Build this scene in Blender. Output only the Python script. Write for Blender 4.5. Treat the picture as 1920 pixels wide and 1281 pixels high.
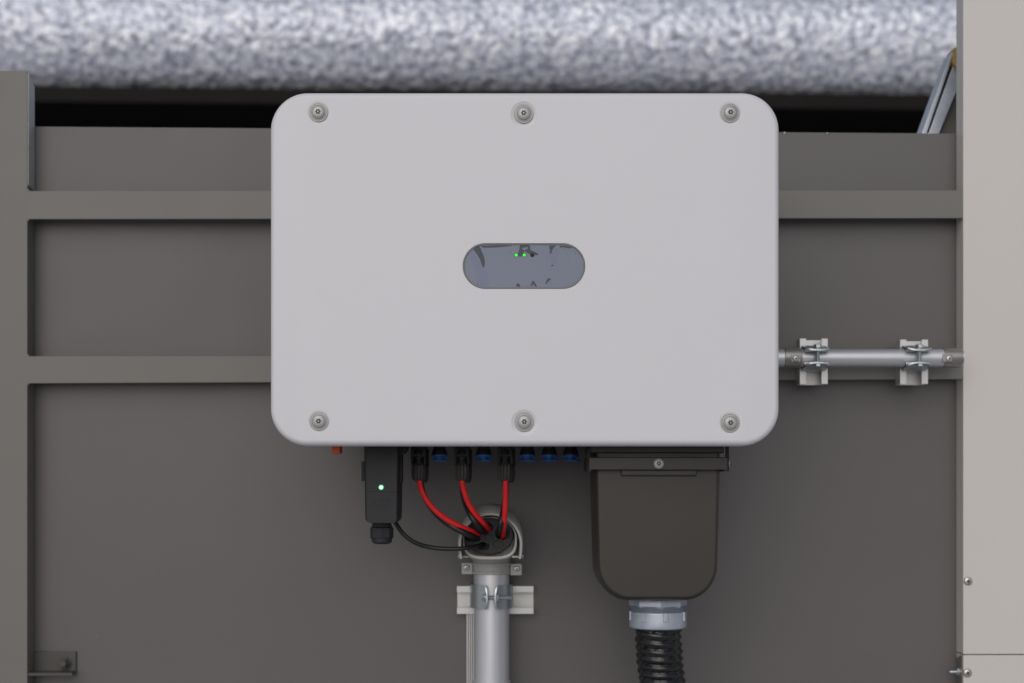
import bpy, bmesh, math, random
from mathutils import Vector, Matrix, noise

# ------------------------------------------------------------------ clear
for o in list(bpy.data.objects):
    bpy.data.objects.remove(o, do_unlink=True)
scene = bpy.context.scene
COL = scene.collection
R = math.radians
random.seed(7)

# ------------------------------------------------------------------ camera
D = 1.8                    # metres from the lens to the inverter's front cover
S0 = 0.64 / 956            # metres per photo pixel on that cover (cover is 0.64 m wide)
CX, CY = 960.0, 900.0      # photo pixel the lens axis points at (level camera, rising front)
ZC = 1.20                  # lens height above the ground
cam_d = bpy.data.cameras.new("camera")
cam = bpy.data.objects.new("camera", cam_d)
COL.objects.link(cam)
cam.location = (0, -D, ZC)
cam.rotation_euler = (R(90), 0, 0)
cam_d.sensor_width = 36
cam_d.lens = 36 * D / (1920 * S0)
cam_d.shift_y = (CY - 640.5) / 1920
cam_d.clip_start = 0.05
cam_d.clip_end = 200
cam_d.dof.use_dof = True
cam_d.dof.focus_distance = D + 0.02
cam_d.dof.aperture_fstop = 4.0
scene.camera = cam

# ------------------------------------------------------------------ sky, sun, exposure
SUN_ELEV, SUN_AZ = 30, -12         # azimuth: degrees to the left of straight behind the camera
world = bpy.data.worlds.new("World")
scene.world = world
world.use_nodes = True
wn = world.node_tree
wn.nodes.clear()
sky = wn.nodes.new("ShaderNodeTexSky")
sky.sky_type = 'NISHITA'
sky.sun_disc = False
sky.sun_elevation = R(SUN_ELEV)
sky.sun_rotation = R(180 - SUN_AZ)
sky.dust_density = 1.0
sky.air_density = 1.0
sky.ozone_density = 1.0
hs = wn.nodes.new("ShaderNodeHueSaturation")
hs.inputs["Saturation"].default_value = 0.58     # thin overcast: the blue is mostly washed out
bg = wn.nodes.new("ShaderNodeBackground")
bg.inputs["Strength"].default_value = 0.13
wo = wn.nodes.new("ShaderNodeOutputWorld")
wn.links.new(sky.outputs[0], hs.inputs["Color"])
wn.links.new(hs.outputs[0], bg.inputs["Color"])
wn.links.new(bg.outputs[0], wo.inputs["Surface"])

sun_d = bpy.data.lights.new("sun", 'SUN')
sun_d.energy = 1.5
sun_d.angle = R(62)
sun_d.color = (1.0, 0.975, 0.97)
sun = bpy.data.objects.new("sun", sun_d)
COL.objects.link(sun)
az = R(SUN_AZ)
to_sun = Vector((math.sin(az) * math.cos(R(SUN_ELEV)), -math.cos(az) * math.cos(R(SUN_ELEV)), math.sin(R(SUN_ELEV))))
sun.rotation_euler = (-to_sun).to_track_quat('-Z', 'Y').to_euler()
sun.location = to_sun * 6

scene.view_settings.view_transform = 'Standard'
scene.view_settings.look = 'None'
scene.view_settings.gamma = 1
scene.view_settings.exposure = -0.65
scene.view_settings.use_curve_mapping = False

# ------------------------------------------------------------------ helpers
def S(y):                               # metres per photo pixel at depth y
    return S0 * (D + y) / D
def PX(px, y): return (px - CX) * S(y)
def PZ(py, y): return ZC + (CY - py) * S(y)
def P(px, py, y): return Vector((PX(px, y), y, PZ(py, y)))

def lin(r, g, b):
    f = lambda c: (c / 255 / 12.92) if c / 255 <= 0.04045 else ((c / 255 + 0.055) / 1.055) ** 2.4
    return (f(r), f(g), f(b))

WL = {}                                 # world location of each object
def finish(o, parent, loc):
    COL.objects.link(o)
    WL[o.name] = Vector(loc)
    if parent is not None:
        o.parent = parent
        o.location = Vector(loc) - WL[parent.name]
    else:
        o.location = loc
    return o

def thing(name, loc, label, cat, group=None):
    o = bpy.data.objects.new(name, None)
    o.empty_display_size = 0.02
    finish(o, None, loc)
    return tag(o, label, cat, group)

def tag(o, label, cat, group=None):
    o["label"] = label
    o["category"] = cat
    if group: o["group"] = group
    return o

def emit(name, verts, faces, mat, parent=None, sharp=32, origin=None):
    verts = [Vector(v) for v in verts]
    if origin is None:
        lo = Vector([min(v[i] for v in verts) for i in range(3)])
        hi = Vector([max(v[i] for v in verts) for i in range(3)])
        origin = (lo + hi) / 2
    me = bpy.data.meshes.new(name)
    me.from_pydata([v - origin for v in verts], [], faces)
    bm = bmesh.new(); bm.from_mesh(me)
    bmesh.ops.recalc_face_normals(bm, faces=bm.faces)
    bm.to_mesh(me); bm.free()
    me.polygons.foreach_set("use_smooth", [True] * len(me.polygons))
    me.set_sharp_from_angle(angle=R(sharp))
    me.materials.append(mat)
    ob = bpy.data.objects.new(name, me)
    if len(me.vertices) < 6000 and name not in ("cutter", "front_cover", "insert") and sharp < 60:
        wm = ob.modifiers.new("weighted", 'WEIGHTED_NORMAL')
        wm.keep_sharp = True
        wm.weight = 80
    return finish(ob, parent, origin)

def emit_bm(name, bm, mat, parent=None, sharp=32):
    bm.verts.index_update()
    vs = [v.co.copy() for v in bm.verts]
    fs = [[v.index for v in f.verts] for f in bm.faces]
    bm.free()
    return emit(name, vs, fs, mat, parent, sharp)

def dup(o, parent, delta):
    c = o.copy()
    finish(c, parent, WL[o.name] + Vector(delta))
    for ch in list(o.children):
        dup(ch, c, delta)
    return c

def bm_box(bm, x0, x1, y0, y1, z0, z1, bev=0.0, seg=2):
    r = bmesh.ops.create_cube(bm, size=1)
    vs = r["verts"]
    for v in vs:
        v.co = Vector((x0 + (v.co.x + .5) * (x1 - x0), y0 + (v.co.y + .5) * (y1 - y0), z0 + (v.co.z + .5) * (z1 - z0)))
    if bev > 0:
        es = list({e for v in vs for e in v.link_edges})
        bmesh.ops.bevel(bm, geom=es, offset=bev, segments=seg, profile=.5, affect='EDGES', clamp_overlap=True)

def box(name, x0, x1, y0, y1, z0, z1, mat, parent=None, bev=0.0008, seg=2):
    bm = bmesh.new()
    bm_box(bm, x0, x1, y0, y1, z0, z1, bev, seg)
    return emit_bm(name, bm, mat, parent)

def pbox(name, px0, px1, py0, py1, y0, y1, mat, parent=None, bev=0.0008, seg=2):
    return box(name, PX(px0, y0), PX(px1, y0), y0, y1, PZ(py1, y0), PZ(py0, y0), mat, parent, bev, seg)

def loft(rings, cap0=True, cap1=True, closed=True):
    vs, fs = [], []
    n = len(rings[0])
    for r in rings: vs += [Vector(p) for p in r]
    for i in range(len(rings) - 1):
        for j in range(n if closed else n - 1):
            k = (j + 1) % n
            fs.append([i * n + j, i * n + k, (i + 1) * n + k, (i + 1) * n + j])
    if cap0: fs.append(list(range(n)))
    if cap1: fs.append([(len(rings) - 1) * n + j for j in range(n)])
    return vs, fs

def rrect(cx, cz, w, h, rad, n=12, rads=None):
    """rounded rectangle outline in XZ, counter-clockwise; rads = (tr, tl, bl, br)"""
    rads = rads or (rad,) * 4
    out = []
    for q, (sx, sz) in enumerate(((1, 1), (-1, 1), (-1, -1), (1, -1))):
        r = max(rads[q], 1e-5)
        ox, oz = cx + sx * (w / 2 - r), cz + sz * (h / 2 - r)
        for i in range(n + 1):
            a = R(90 * q) + R(90) * i / n
            out.append((ox + r * math.cos(a), oz + r * math.sin(a)))
    return out

def lathe(profile, origin, axis=(0, 0, 1), seg=32, rf=None):
    """profile = [(radius, height along the axis)]"""
    q = Vector(axis).to_track_quat('Z', 'Y')
    rings = []
    for (r, t) in profile:
        ring = []
        for j in range(seg):
            a = 2 * math.pi * j / seg
            rr = r * (rf(a, t) if rf else 1)
            ring.append(Vector(origin) + q @ Vector((rr * math.cos(a), rr * math.sin(a), t)))
        rings.append(ring)
    return loft(rings)

def spline(pts, n=10):
    pts = [Vector(p) for p in pts]
    P_ = [pts[0] * 2 - pts[1]] + pts + [pts[-1] * 2 - pts[-2]]
    out = []
    for i in range(1, len(P_) - 2):
        a, b, c, d = P_[i - 1:i + 3]
        for k in range(n):
            t = k / n
            out.append(.5 * ((2 * b) + (c - a) * t + (2 * a - 5 * b + 4 * c - d) * t * t + (3 * b - a - 3 * c + d) * t ** 3))
    out.append(pts[-1])
    return out

def sweep(path, rad, seg=16):
    up = Vector((0, 1, 0.01)).normalized()
    rings = []
    n = len(path)
    for i, p in enumerate(path):
        t = (path[min(i + 1, n - 1)] - path[max(i - 1, 0)]).normalized()
        u = (up - t * up.dot(t)).normalized()
        up = u
        w = t.cross(u)
        r_ = rad
        rings.append([p + (u * math.cos(2 * math.pi * j / seg) + w * math.sin(2 * math.pi * j / seg)) *
                      (r_(i, 2 * math.pi * j / seg) if callable(r_) else r_) for j in range(seg)])
    return loft(rings)

def merge(*vfs):
    V, F = [], []
    for v, f in vfs:
        o = len(V)
        V += list(v); F += [[i + o for i in q] for q in f]
    return V, F

def hexprism(origin, r, h, axis, chamfer=.12):
    q = lambda k: (r * k)
    return lathe([(q(1 - chamfer), 0), (q(1), h * .18), (q(1), h * .82), (q(1 - chamfer), h)], origin, axis, 6)

# ------------------------------------------------------------------ materials
def pbr(name, col, rough=.5, metal=0.0, var=.06, vscale=9.0, bump=.0, bscale=900.0, rvar=.08, spec=.5, coat=0.0, stretch=None):
    m = bpy.data.materials.new(name)
    m.use_nodes = True
    nt = m.node_tree
    b = nt.nodes["Principled BSDF"]
    b.inputs["Roughness"].default_value = rough
    b.inputs["Metallic"].default_value = metal
    b.inputs["Specular IOR Level"].default_value = spec
    b.inputs["Coat Weight"].default_value = coat
    tc = nt.nodes.new("ShaderNodeTexCoord")
    src = tc.outputs["Object"]
    if stretch:
        mp = nt.nodes.new("ShaderNodeMapping")
        mp.inputs["Scale"].default_value = stretch
        nt.links.new(src, mp.inputs["Vector"]); src = mp.outputs[0]
    n1 = nt.nodes.new("ShaderNodeTexNoise")
    n1.inputs["Scale"].default_value = vscale
    n1.inputs["Detail"].default_value = 7
    n1.inputs["Roughness"].default_value = .6
    nt.links.new(src, n1.inputs["Vector"])
    rp = nt.nodes.new("ShaderNodeValToRGB")
    rp.color_ramp.elements[0].position = .3
    rp.color_ramp.elements[1].position = .7
    rp.color_ramp.elements[0].color = tuple(c * (1 - var) for c in col) + (1,)
    rp.color_ramp.elements[1].color = tuple(min(1, c * (1 + var)) for c in col) + (1,)
    nt.links.new(n1.outputs["Fac"], rp.inputs["Fac"])
    nt.links.new(rp.outputs["Color"], b.inputs["Base Color"])
    if rvar:
        mr = nt.nodes.new("ShaderNodeMapRange")
        mr.inputs["From Min"].default_value = .3; mr.inputs["From Max"].default_value = .7
        mr.inputs["To Min"].default_value = max(.02, rough - rvar); mr.inputs["To Max"].default_value = min(1, rough + rvar)
        nt.links.new(n1.outputs["Fac"], mr.inputs["Value"])
        nt.links.new(mr.outputs["Result"], b.inputs["Roughness"])
    if bump:
        n2 = nt.nodes.new("ShaderNodeTexNoise")
        n2.inputs["Scale"].default_value = bscale
        n2.inputs["Detail"].default_value = 3
        nt.links.new(src, n2.inputs["Vector"])
        bp = nt.nodes.new("ShaderNodeBump")
        bp.inputs["Strength"].default_value = bump
        bp.inputs["Distance"].default_value = .0006
        nt.links.new(n2.outputs["Fac"], bp.inputs["Height"])
        nt.links.new(bp.outputs["Normal"], b.inputs["Normal"])
    return m

def glow(name, col, strength):
    m = pbr(name, col, .3, 0, 0, rvar=0)
    b = m.node_tree.nodes["Principled BSDF"]
    b.inputs["Emission Color"].default_value = tuple(col) + (1,)
    b.inputs["Emission Strength"].default_value = strength
    return m

M = {}
M["cover"]   = pbr("white powder coat", (.715, .698, .708), .46, 0, .018, 3.5, .12, 1500, .05)
M["housing"] = pbr("grey cast aluminium", (.28, .28, .29), .55, .2, .06, 20)
M["grey"]    = pbr("grey steel paint", (.176, .165, .146), .5, 0, .05, 5, .10, 700, .08)
M["wall"]    = pbr("grey sheet paint", (.120, .109, .104), .46, 0, .07, 2.2, .08, 600, .10)
M["brk"]     = pbr("dark bracket grey", (.075, .069, .062), .55, 0, .1, 30)  # darker grey than the post, used for the bracket alone
M["beige"]   = pbr("beige enclosure paint", (.66, .618, .57), .45, 0, .015, 3.0, .10, 1200, .05)
M["zincw"]   = pbr("screw zinc", (.47, .455, .435), .46, .35, .04, 200, 0)
M["dark"]    = pbr("socket shade", (.05, .05, .05), .5, .5, .1)
M["blackp"]  = pbr("black plastic", (.012, .012, .012), .45, 0, .15, 60, .12, 2500, .1, spec=.28)
M["matte"]   = pbr("soft black plastic", (.024, .024, .0265), .5, 0, .08, 30, .22, 2600, .06, spec=.32)
M["nutp"]    = pbr("lighter black plastic", (.045, .041, .037), .42, 0, .1, 60, spec=.35)  # lighter black for the connector nuts and hole lips
M["box"]     = pbr("dark brown powder coat", (.040, .0335, .029), .34, 0, .06, 14, .14, 1600, .05, spec=.4)
M["rubber"]  = pbr("black cable sheath", (.012, .012, .012), .4, 0, .15, 80, 0)
M["red"]     = pbr("red cable sheath", (.84, .016, .018), .38, 0, .08, 60, 0)
M["blue"]    = pbr("blue plug plastic", (.015, .10, .36), .42, 0, .1, 80)
M["orange"]  = pbr("orange switch plastic", (.68, .08, .02), .45, 0, .06, 80)
M["alu"]     = pbr("brushed aluminium tube", (.66, .66, .68), .40, .55, .04, 60, .10, 400, .08, stretch=(1, 1, .04))
M["alux"]    = pbr("brushed aluminium tube across", (.58, .58, .59), .42, .6, .04, 60, .10, 400, .08, stretch=(.04, 1, 1))
M["strut"]   = pbr("aluminium strut", (.60, .595, .58), .42, .6, .05, 40, .06, 500)
M["zinc"]    = pbr("bright zinc plate", (.52, .555, .57), .34, .85, .05, 25, 0, 900, .06)
M["sock"]    = pbr("warm grey die cast", (.30, .275, .25), .32, .6, .06, 60, 0)
M["cast"]    = pbr("cast grey paint", (.42, .412, .385), .5, .1, .07, 50, .3, 900, .08)
M["hub"]     = pbr("zinc hub", (.50, .54, .60), .42, .55, .08, 90, .25, 1200, .08)
M["flex"]    = pbr("black conduit plastic", (.012, .0115, .011), .17, 0, .2, 50, 0)
M["glass"]   = pbr("display film", (.172, .192, .258), .15, 0, .04, 12, 0, rvar=.03, spec=.35)
M["filmdark"]= pbr("display film adhered patch", (.042, .046, .064), .16, 0, .08, 60, 0, rvar=.03, spec=.3)
M["filmlite"]= pbr("display film loose patch", (.165, .175, .26), .18, 0, .04, 60, 0, rvar=.03, spec=.35)
M["bezel"]   = pbr("display gasket", (.22, .205, .19), .5, 0, .05)
M["brass"]   = pbr("nickel screw", (.58, .53, .45), .33, .9, .10, 200, .05, 2000)
M["ledg"]    = glow("green indicator", (.02, .85, .03), .9)
M["leddot"]  = glow("green status lamp", (.42, 1.0, .62), 2.2)
M["ledhalo"] = glow("green lamp halo", (.0, .22, .055), .6)
M["leddark"] = pbr("unlit indicator", (.008, .009, .014), .3, spec=.2)
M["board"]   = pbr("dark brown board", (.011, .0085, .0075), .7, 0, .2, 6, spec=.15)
M["void"]    = pbr("black backing", (.006, .006, .006), .8, 0, .2, 4)  # darkness of the unlit void is put into this black
M["galv"]    = pbr("galvanised strip", (.50, .53, .58), .42, .55, .10, 30, .15, 500)
M["foam"]    = pbr("yellow foam", (.50, .30, .09), .8, 0, .12, 60, .3, 900)
M["foil"]    = pbr("crinkled foil jacket", (.70, .735, .87), .36, .22, .45, 40, .25, 220, .10)
# flecks: glints of the crinkled foil put into the colour, on lilac grey
_nt = M["foil"].node_tree
_b = _nt.nodes["Principled BSDF"]
_tc = _nt.nodes.new("ShaderNodeTexCoord")
_n = _nt.nodes.new("ShaderNodeTexNoise")
_n.inputs["Scale"].default_value = 33
_n.inputs["Detail"].default_value = 2.5
_n.inputs["Roughness"].default_value = .55
_nt.links.new(_tc.outputs["Object"], _n.inputs["Vector"])
_r = _nt.nodes.new("ShaderNodeValToRGB")
_r.color_ramp.elements[0].position = .36
_r.color_ramp.elements[0].color = (.30, .31, .375, 1)
_r.color_ramp.elements[1].position = .64
_r.color_ramp.elements[1].color = (.96, .965, .985, 1)
_e = _r.color_ramp.elements.new(.50)
_e.color = (.66, .68, .79, 1)
_nt.links.new(_n.outputs["Fac"], _r.inputs["Fac"])
_nt.links.new(_r.outputs["Color"], _b.inputs["Base Color"])
M["ground"]  = pbr("concrete", (.54, .53, .55), .85, 0, .12, 2.0, .3, 150)
M["dirt"]    = pbr("pale speck", (.40, .40, .40), .7)

# ------------------------------------------------------------------ setting: ground, backing wall, duct
g, gf = loft([[(-70, -90, 0), (70, -90, 0), (70, 30, 0), (-70, 30, 0)], [(-70, -90, -.2), (70, -90, -.2), (70, 30, -.2), (-70, 30, -.2)]])
o = emit("ground", g, gf, M["ground"]); o["kind"] = "structure"

YW = 0.336                      # front of the grey sheet wall
YF = 0.302                      # front of the posts and rails
zl, zr = PZ(237.5, YW), PZ(250.5, YW)
def ztop(x):
    xa, xb = PX(68, YW), PX(1797, YW)
    return zl + (zr - zl) * (x - xa) / (xb - xa)
xa, xb = PX(-260, YW), PX(2180, YW)
nwall = 40
ring_f = [(xa, YW, 0), (xb, YW, 0)] + [(xb + (xa - xb) * i / nwall, YW, ztop(xb + (xa - xb) * i / nwall) + .0005 * noise.noise(Vector((i * .9, 0, 0)))) for i in range(nwall + 1)]
ring_b = [(x, YW + .003, z) for (x, y, z) in ring_f]
wall_o = thing("sheet_wall", (0, YW, 0), "dark grey painted sheet metal wall standing behind the white inverter", "wall")
gv, gf = [], []
GN, GM = 90, 70
for side in (0, 1):
    for i in range(GN + 1):
        for j in range(GM + 1):
            x = xa + (xb - xa) * i / GN
            z = ztop(x) * j / GM
            wv = .0011 * (noise.noise(Vector((x * 2.3, 3.1, z * 4.5))) + .45 * noise.noise(Vector((x * 6, 9.1, z * 9))))
            gv.append((x, YW + max(0, wv + .0004) + side * .003, z))
st_ = GM + 1
half = (GN + 1) * st_
for i in range(GN):
    for j in range(GM):
        a = i * st_ + j
        gf.append([a, a + st_, a + st_ + 1, a + 1])
        gf.append([half + a, half + a + 1, half + a + st_ + 1, half + a + st_])
for i in range(GN):
    for j in (0, GM):
        a = i * st_ + j
        gf.append([a, a + st_, half + a + st_, half + a])
for j in range(GM):
    for i in (0, GN):
        a = i * st_ + j
        gf.append([a, a + 1, half + a + 1, half + a])
emit("sheet", gv, gf, M["wall"], wall_o, 60)
v, f = loft([[(xa, YW + .003, ztop(xa) - .02), (xb, YW + .003, ztop(xb) - .02), (xb, YW + .003, ztop(xb) - .0015), (xa, YW + .003, ztop(xa) - .0015)],
             [(xa, YW + .05, ztop(xa) - .02), (xb, YW + .05, ztop(xb) - .02), (xb, YW + .05, ztop(xb) - .0015), (xa, YW + .05, ztop(xa) - .0015)]])
emit("top_flange", v, f, M["wall"], wall_o)
for (a, b_, r_) in ((1471, 249.6, 2.2), (1551, 250.2, 1.6), (1740, 251, 1.5)):     # paint chips along the top edge
    v, f = lathe([(0.0002, -.0006), (r_ * S(YW), -.0004), (r_ * S(YW), .0004), (.0002, .0006)], P(a, b_ - .3, YW - .0004), (0, 1, 0), 7)
    emit("paint_chip", v, f, M["cast"], wall_o)
v, f = lathe([(0.0001, -.0006), (1.8 * S(YW), -.0003), (1.8 * S(YW), .0003)], P(182, 1194, YW - .0002), (0, 1, 0), 7)
emit("paint_speck", v, f, M["grey"], wall_o)

# ladder frame: left post and cross rails welded to it
fr = thing("steel_frame", (PX(0, YF), YF, 0), "grey painted steel post with two flat cross rails running behind the inverter", "frame")
pz = PZ(132, YF)
prof = [(YF, 0), (YW - .0005, 0), (YW - .0005, pz - .017), (YW - .004, pz - .013), (YF + .004, pz - .001), (YF + .001, pz)]
x0, x1 = PX(-180, YF), PX(51, YF)          # the post's two sides
bm = bmesh.new()
fv = [bm.verts.new((x0, y, z)) for y, z in prof]
fc = bm.faces.new(fv)
ex = bmesh.ops.extrude_face_region(bm, geom=[fc])
for e in ex["geom"]:
    if isinstance(e, bmesh.types.BMVert): e.co.x = x1
bmesh.ops.bevel(bm, geom=list(bm.edges), offset=.0012, segments=2, profile=.5, affect='EDGES')
emit_bm("post", bm, M["grey"], fr)
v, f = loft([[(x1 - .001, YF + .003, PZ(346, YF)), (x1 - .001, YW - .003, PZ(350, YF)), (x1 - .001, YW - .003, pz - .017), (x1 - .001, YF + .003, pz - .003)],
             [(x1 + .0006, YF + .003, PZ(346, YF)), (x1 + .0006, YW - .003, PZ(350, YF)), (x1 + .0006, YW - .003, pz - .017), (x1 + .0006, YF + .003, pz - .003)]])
emit("pale_edge", v, f, M["strut"], fr)  # paler strip on the post's upper inner side
for (pa, pb, pc, pd) in ((358, 411, 357, 409), (668, 719, 667, 711)):
    za, zb, zc_, zd = PZ(pa, YF), PZ(pb, YF), PZ(pc, YF), PZ(pd, YF)
    xl, xr = PX(49, YF), PX(1806, YF) + .01
    bm = bmesh.new()
    q = []
    for y in (YF + .0006, YF + .0066):
        q.append([bm.verts.new(c) for c in ((xl, y, zb), (xr, y, zd), (xr, y, zc_), (xl, y, za))])
    bm.faces.new(q[0]); bm.faces.new(q[1])
    for i in range(4):
        bm.faces.new((q[0][i], q[0][(i + 1) % 4], q[1][(i + 1) % 4], q[1][i]))
    bmesh.ops.bevel(bm, geom=list(bm.edges), offset=.0008, segments=2, profile=.5, affect='EDGES')
    rail = emit_bm("rail", bm, M["grey"], fr)
    for xq in (620, 980, 1360):                  # spacers that carry the rail off the sheet
        pbox("spacer", xq, xq + 30, pa + 14, pb - 16, YF + .005, YW, M["grey"], rail, 0)
    # weld fillets at the post
    for (py, sg) in ((pa, -1), (pb, 1)):
        v, f = lathe([(.0005, 0), (.0022, .0006), (.0026, .003), (.0022, .0055), (.0005, .006)], P(51.5, py + sg * .6, YF + .0005), (0, 1, 0), 8)
        emit("weld", v, f, M["grey"], rail)

# angle bracket low on the wall
br = thing("angle_bracket", P(62, 1268, YW), "small dark angle bracket with hex bolt low beside the grey post", "bracket")
pbox("plate", 64, 142, 1222, 1266, YW - .004, YW, M["brk"], br, .0006)
yb = YW - .034
bm = bmesh.new()
q = []
for z in (PZ(1262.5, yb), PZ(1262.5, yb) - .004):
    q.append([bm.verts.new((x, y, z)) for x, y in ((x1 - .0004, YW - .002), (PX(142, YW), YW - .002), (PX(142, YW), yb + .010), (PX(134, yb), yb + .003), (x1 - .0004, yb + .003))])
bm.faces.new(q[0]); bm.faces.new(q[1])
for i in range(5): bm.faces.new((q[0][i], q[0][(i + 1) % 5], q[1][(i + 1) % 5], q[1][i]))
emit_bm("flange", bm, M["brk"], br)
v, f = merge(lathe([(.0105, 0), (.0105, .0015)], P(121, 1244, YW - .004), (0, -1, 0), 20),
             hexprism(P(121, 1244, YW - .005), .0085, .007, (0, -1, 0)),
             lathe([(.0045, 0), (.0045, .006), (.0038, .007)], P(121, 1244, YW - .011), (0, -1, 0), 14))
emit("bolt", v, f, M["brk"], br)

# beige enclosure post on the other side
en = thing("enclosure_post", (PX(1860, YF), YF, 0), "light beige painted sheet metal post with cross-head screws", "post")
xs = PX(1806, YF)
box("upper_panel", xs, PX(2120, YF), YF, YW - .0006, PZ(1227, YF), 2.6, M["beige"], en, .0012, 3)
bm = bmesh.new()
bm_box(bm, xs + .0004, PX(2120, YF), YF + .0006, YW - .0006, 0, PZ(1228.6, YF), .001, 2)
emit_bm("lower_panel", bm, M["beige"], en)
v, f = loft([[(xs - .0012, YF + .003, PZ(1300, YF) - .2), (xs - .0012, YW - .0002, PZ(1300, YF) - .2), (xs - .0012, YW - .0002, PZ(1240, YF)), (xs - .0012, YF + .003, PZ(1229, YF))],
             [(xs + .002, YF + .003, PZ(1300, YF) - .2), (xs + .002, YW - .0002, PZ(1300, YF) - .2), (xs + .002, YW - .0002, PZ(1240, YF)), (xs + .002, YF + .003, PZ(1229, YF))]])
emit("side_plate", v, f, M["grey"], en)

def pan_screw(name, c, r, mat, parent, axis=(0, -1, 0), rot=0.0, dark="dark"):
    """pan head with a cross recess: a head and a flat dark cross for its shade"""
    h = r * .42
    v, f = lathe([(r, 0), (r * .98, h * .35), (r * .85, h * .72), (r * .6, h * .93), (r * .3, h)], c, axis, 24)
    head = emit(name, v, f, mat, parent)
    bm = bmesh.new()
    q = Vector(axis).to_track_quat('Z', 'Y')
    for k in (0, 1):
        w, l = (r * .13, r * .48) if k else (r * .48, r * .13)
        rb = bmesh.ops.create_cube(bm, size=1)
        for vv in rb["verts"]:
            p = Vector((vv.co.x * 2 * w, vv.co.y * 2 * l, h * 1.03 - .0004 + vv.co.z * (.0008 + .00008 * k)))
            p = Matrix.Rotation(rot, 3, 'Z') @ p
            vv.co = Vector(c) + q @ p
    emit_bm("cross_recess", bm, M[dark], head)
    return head

pan_screw("screw", P(1815, 1090, YF), 8.3 * S(YF), M["brass"], en, rot=.05)
pan_screw("screw", P(1814, 1262, YF), 8.3 * S(YF), M["brass"], en, rot=.7)
c = Vector((xs - .001, YF + .012, PZ(1262, YF)))
v, f = merge(lathe([(.0072, 0), (.0072, .0012)], c, (-1, 0, 0), 20), hexprism(c + Vector((-.0012, 0, 0)), .0055, .0042, (-1, 0, 0)),
             lathe([(.0026, 0), (.0026, .010), (.002, .0115)], c + Vector((-.004, 0, 0)), (-1, 0, 0), 12))
emit("nut", v, f, M["zinc"], en)

# far: foil wrapped duct over a dark board, black panel in place of the dark void
yaw = R(2.0)
YD = 5.0
def far(px, py, y):             # pixel onto the slightly turned far plane
    k = 1.0
    X = (px - CX) * S(y)
    yy = y
    for _ in range(4):
        yy = y + math.tan(yaw) * X
        X = (px - CX) * S(yy)
    return Vector((X, yy, PZ(py, yy)))
L0, L1 = far(-420, 181, YD), far(2340, 181, YD)
ax = (L1 - L0); ax.z = 0
length = ax.length; ax.normalize()
nrm = Vector((ax.y, -ax.x, 0))
rad = 0.275
zbot = PZ(193, YD)
base = Vector((L0.x, L0.y, zbot + rad))
NU, NV = 1250, 270
verts, faces = [], []
for i in range(NU + 1):
    u = length * i / NU
    for j in range(NV):
        a = 2 * math.pi * j / NV
        n = nrm * math.cos(a) + Vector((0, 0, 1)) * math.sin(a)
        p = base + ax * u + n * rad
        d = noise.noise(p * 30) * .0065 + noise.noise(p * 60) * .0050 + noise.noise(p * 3) * .005
        ctr = math.sin(u * 2 * math.pi / 1.1)
        if ctr > .9985: d += .002
        verts.append(p + n * d)
for i in range(NU):
    for j in range(NV):
        k = (j + 1) % NV
        faces.append([i * NV + j, i * NV + k, (i + 1) * NV + k, (i + 1) * NV + j])
faces.append(list(range(NV))); faces.append([NU * NV + j for j in range(NV)])
duct = emit("insulated_duct", verts, faces, M["foil"], None, sharp=180)
tag(duct, "long round duct wrapped in crinkled silver foil insulation above the wall", "duct")

def yawbox(name, u0, u1, d0, d1, z0, z1, mat):
    """box on the far plane: u along it, d behind the duct's axis"""
    back = -nrm
    b0 = Vector((base.x, base.y, 0))
    rings = []
    for d in (d0, d1):
        rings.append([b0 + ax * u + back * d + Vector((0, 0, z)) for u, z in ((u0, z0), (u1, z0), (u1, z1), (u0, z1))])
    v, f = loft(rings)
    return emit(name, v, f, mat)
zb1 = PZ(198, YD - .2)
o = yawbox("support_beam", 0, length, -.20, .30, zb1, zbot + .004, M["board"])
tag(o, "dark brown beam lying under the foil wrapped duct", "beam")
o = yawbox("dark_void_panel", 0, length, .30, .40, 0, zbot + .5, M["void"])
tag(o, "black panel standing in for the dark void between the duct and grey sheet", "wall")

# galvanised brace with foam end, beside the beige post above the sheet wall
YB = .40
bz = thing("diagonal_brace", P(1745, 252, YB), "galvanised steel channel leaning diagonally beside the beige post", "brace")
def slab(name, pts, y0, y1, mat, parent, bev=.0006):
    r0 = [P(a, b, y0) for a, b in pts]
    bm = bmesh.new()
    A = [bm.verts.new(p) for p in r0]
    B = [bm.verts.new(Vector((p.x, y1, p.z))) for p in r0]
    bm.faces.new(A); bm.faces.new(B)
    n = len(A)
    for i in range(n): bm.faces.new((A[i], A[(i + 1) % n], B[(i + 1) % n], B[i]))
    if bev: bmesh.ops.bevel(bm, geom=list(bm.edges), offset=bev, segments=2, profile=.5, affect='EDGES')
    return emit_bm(name, bm, mat, parent)
slab("flange", [(1724, 262), (1733.5, 262), (1790, 96), (1784, 98)], YB, YB + .04, M["galv"], bz)
slab("dark_gap", [(1731, 262), (1741, 262), (1795, 108), (1786, 108)], YB + .018, YB + .04, M["void"], bz)  # black slab, the dark gap between the flanges put into its colour
slab("flange", [(1737, 262), (1756, 262), (1797, 162), (1796, 116), (1791, 113)], YB + .002, YB + .04, M["galv"], bz)
pnl = slab("side_plate", [(1758, 262), (1815, 262), (1815, 150), (1798, 156)], YB + .02, YB + .05, M["grey"], bz)
fm = slab("foam_strip", [(1788.5, 90), (1796, 88), (1812, 88), (1812, 140), (1797, 130), (1790, 122), (1786.5, 115), (1788.5, 108)], YB - .006, YB + .03, M["foam"], None, .001)
tag(fm, "yellow foam strip stuck on top of the diagonal brace", "foam")

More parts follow.
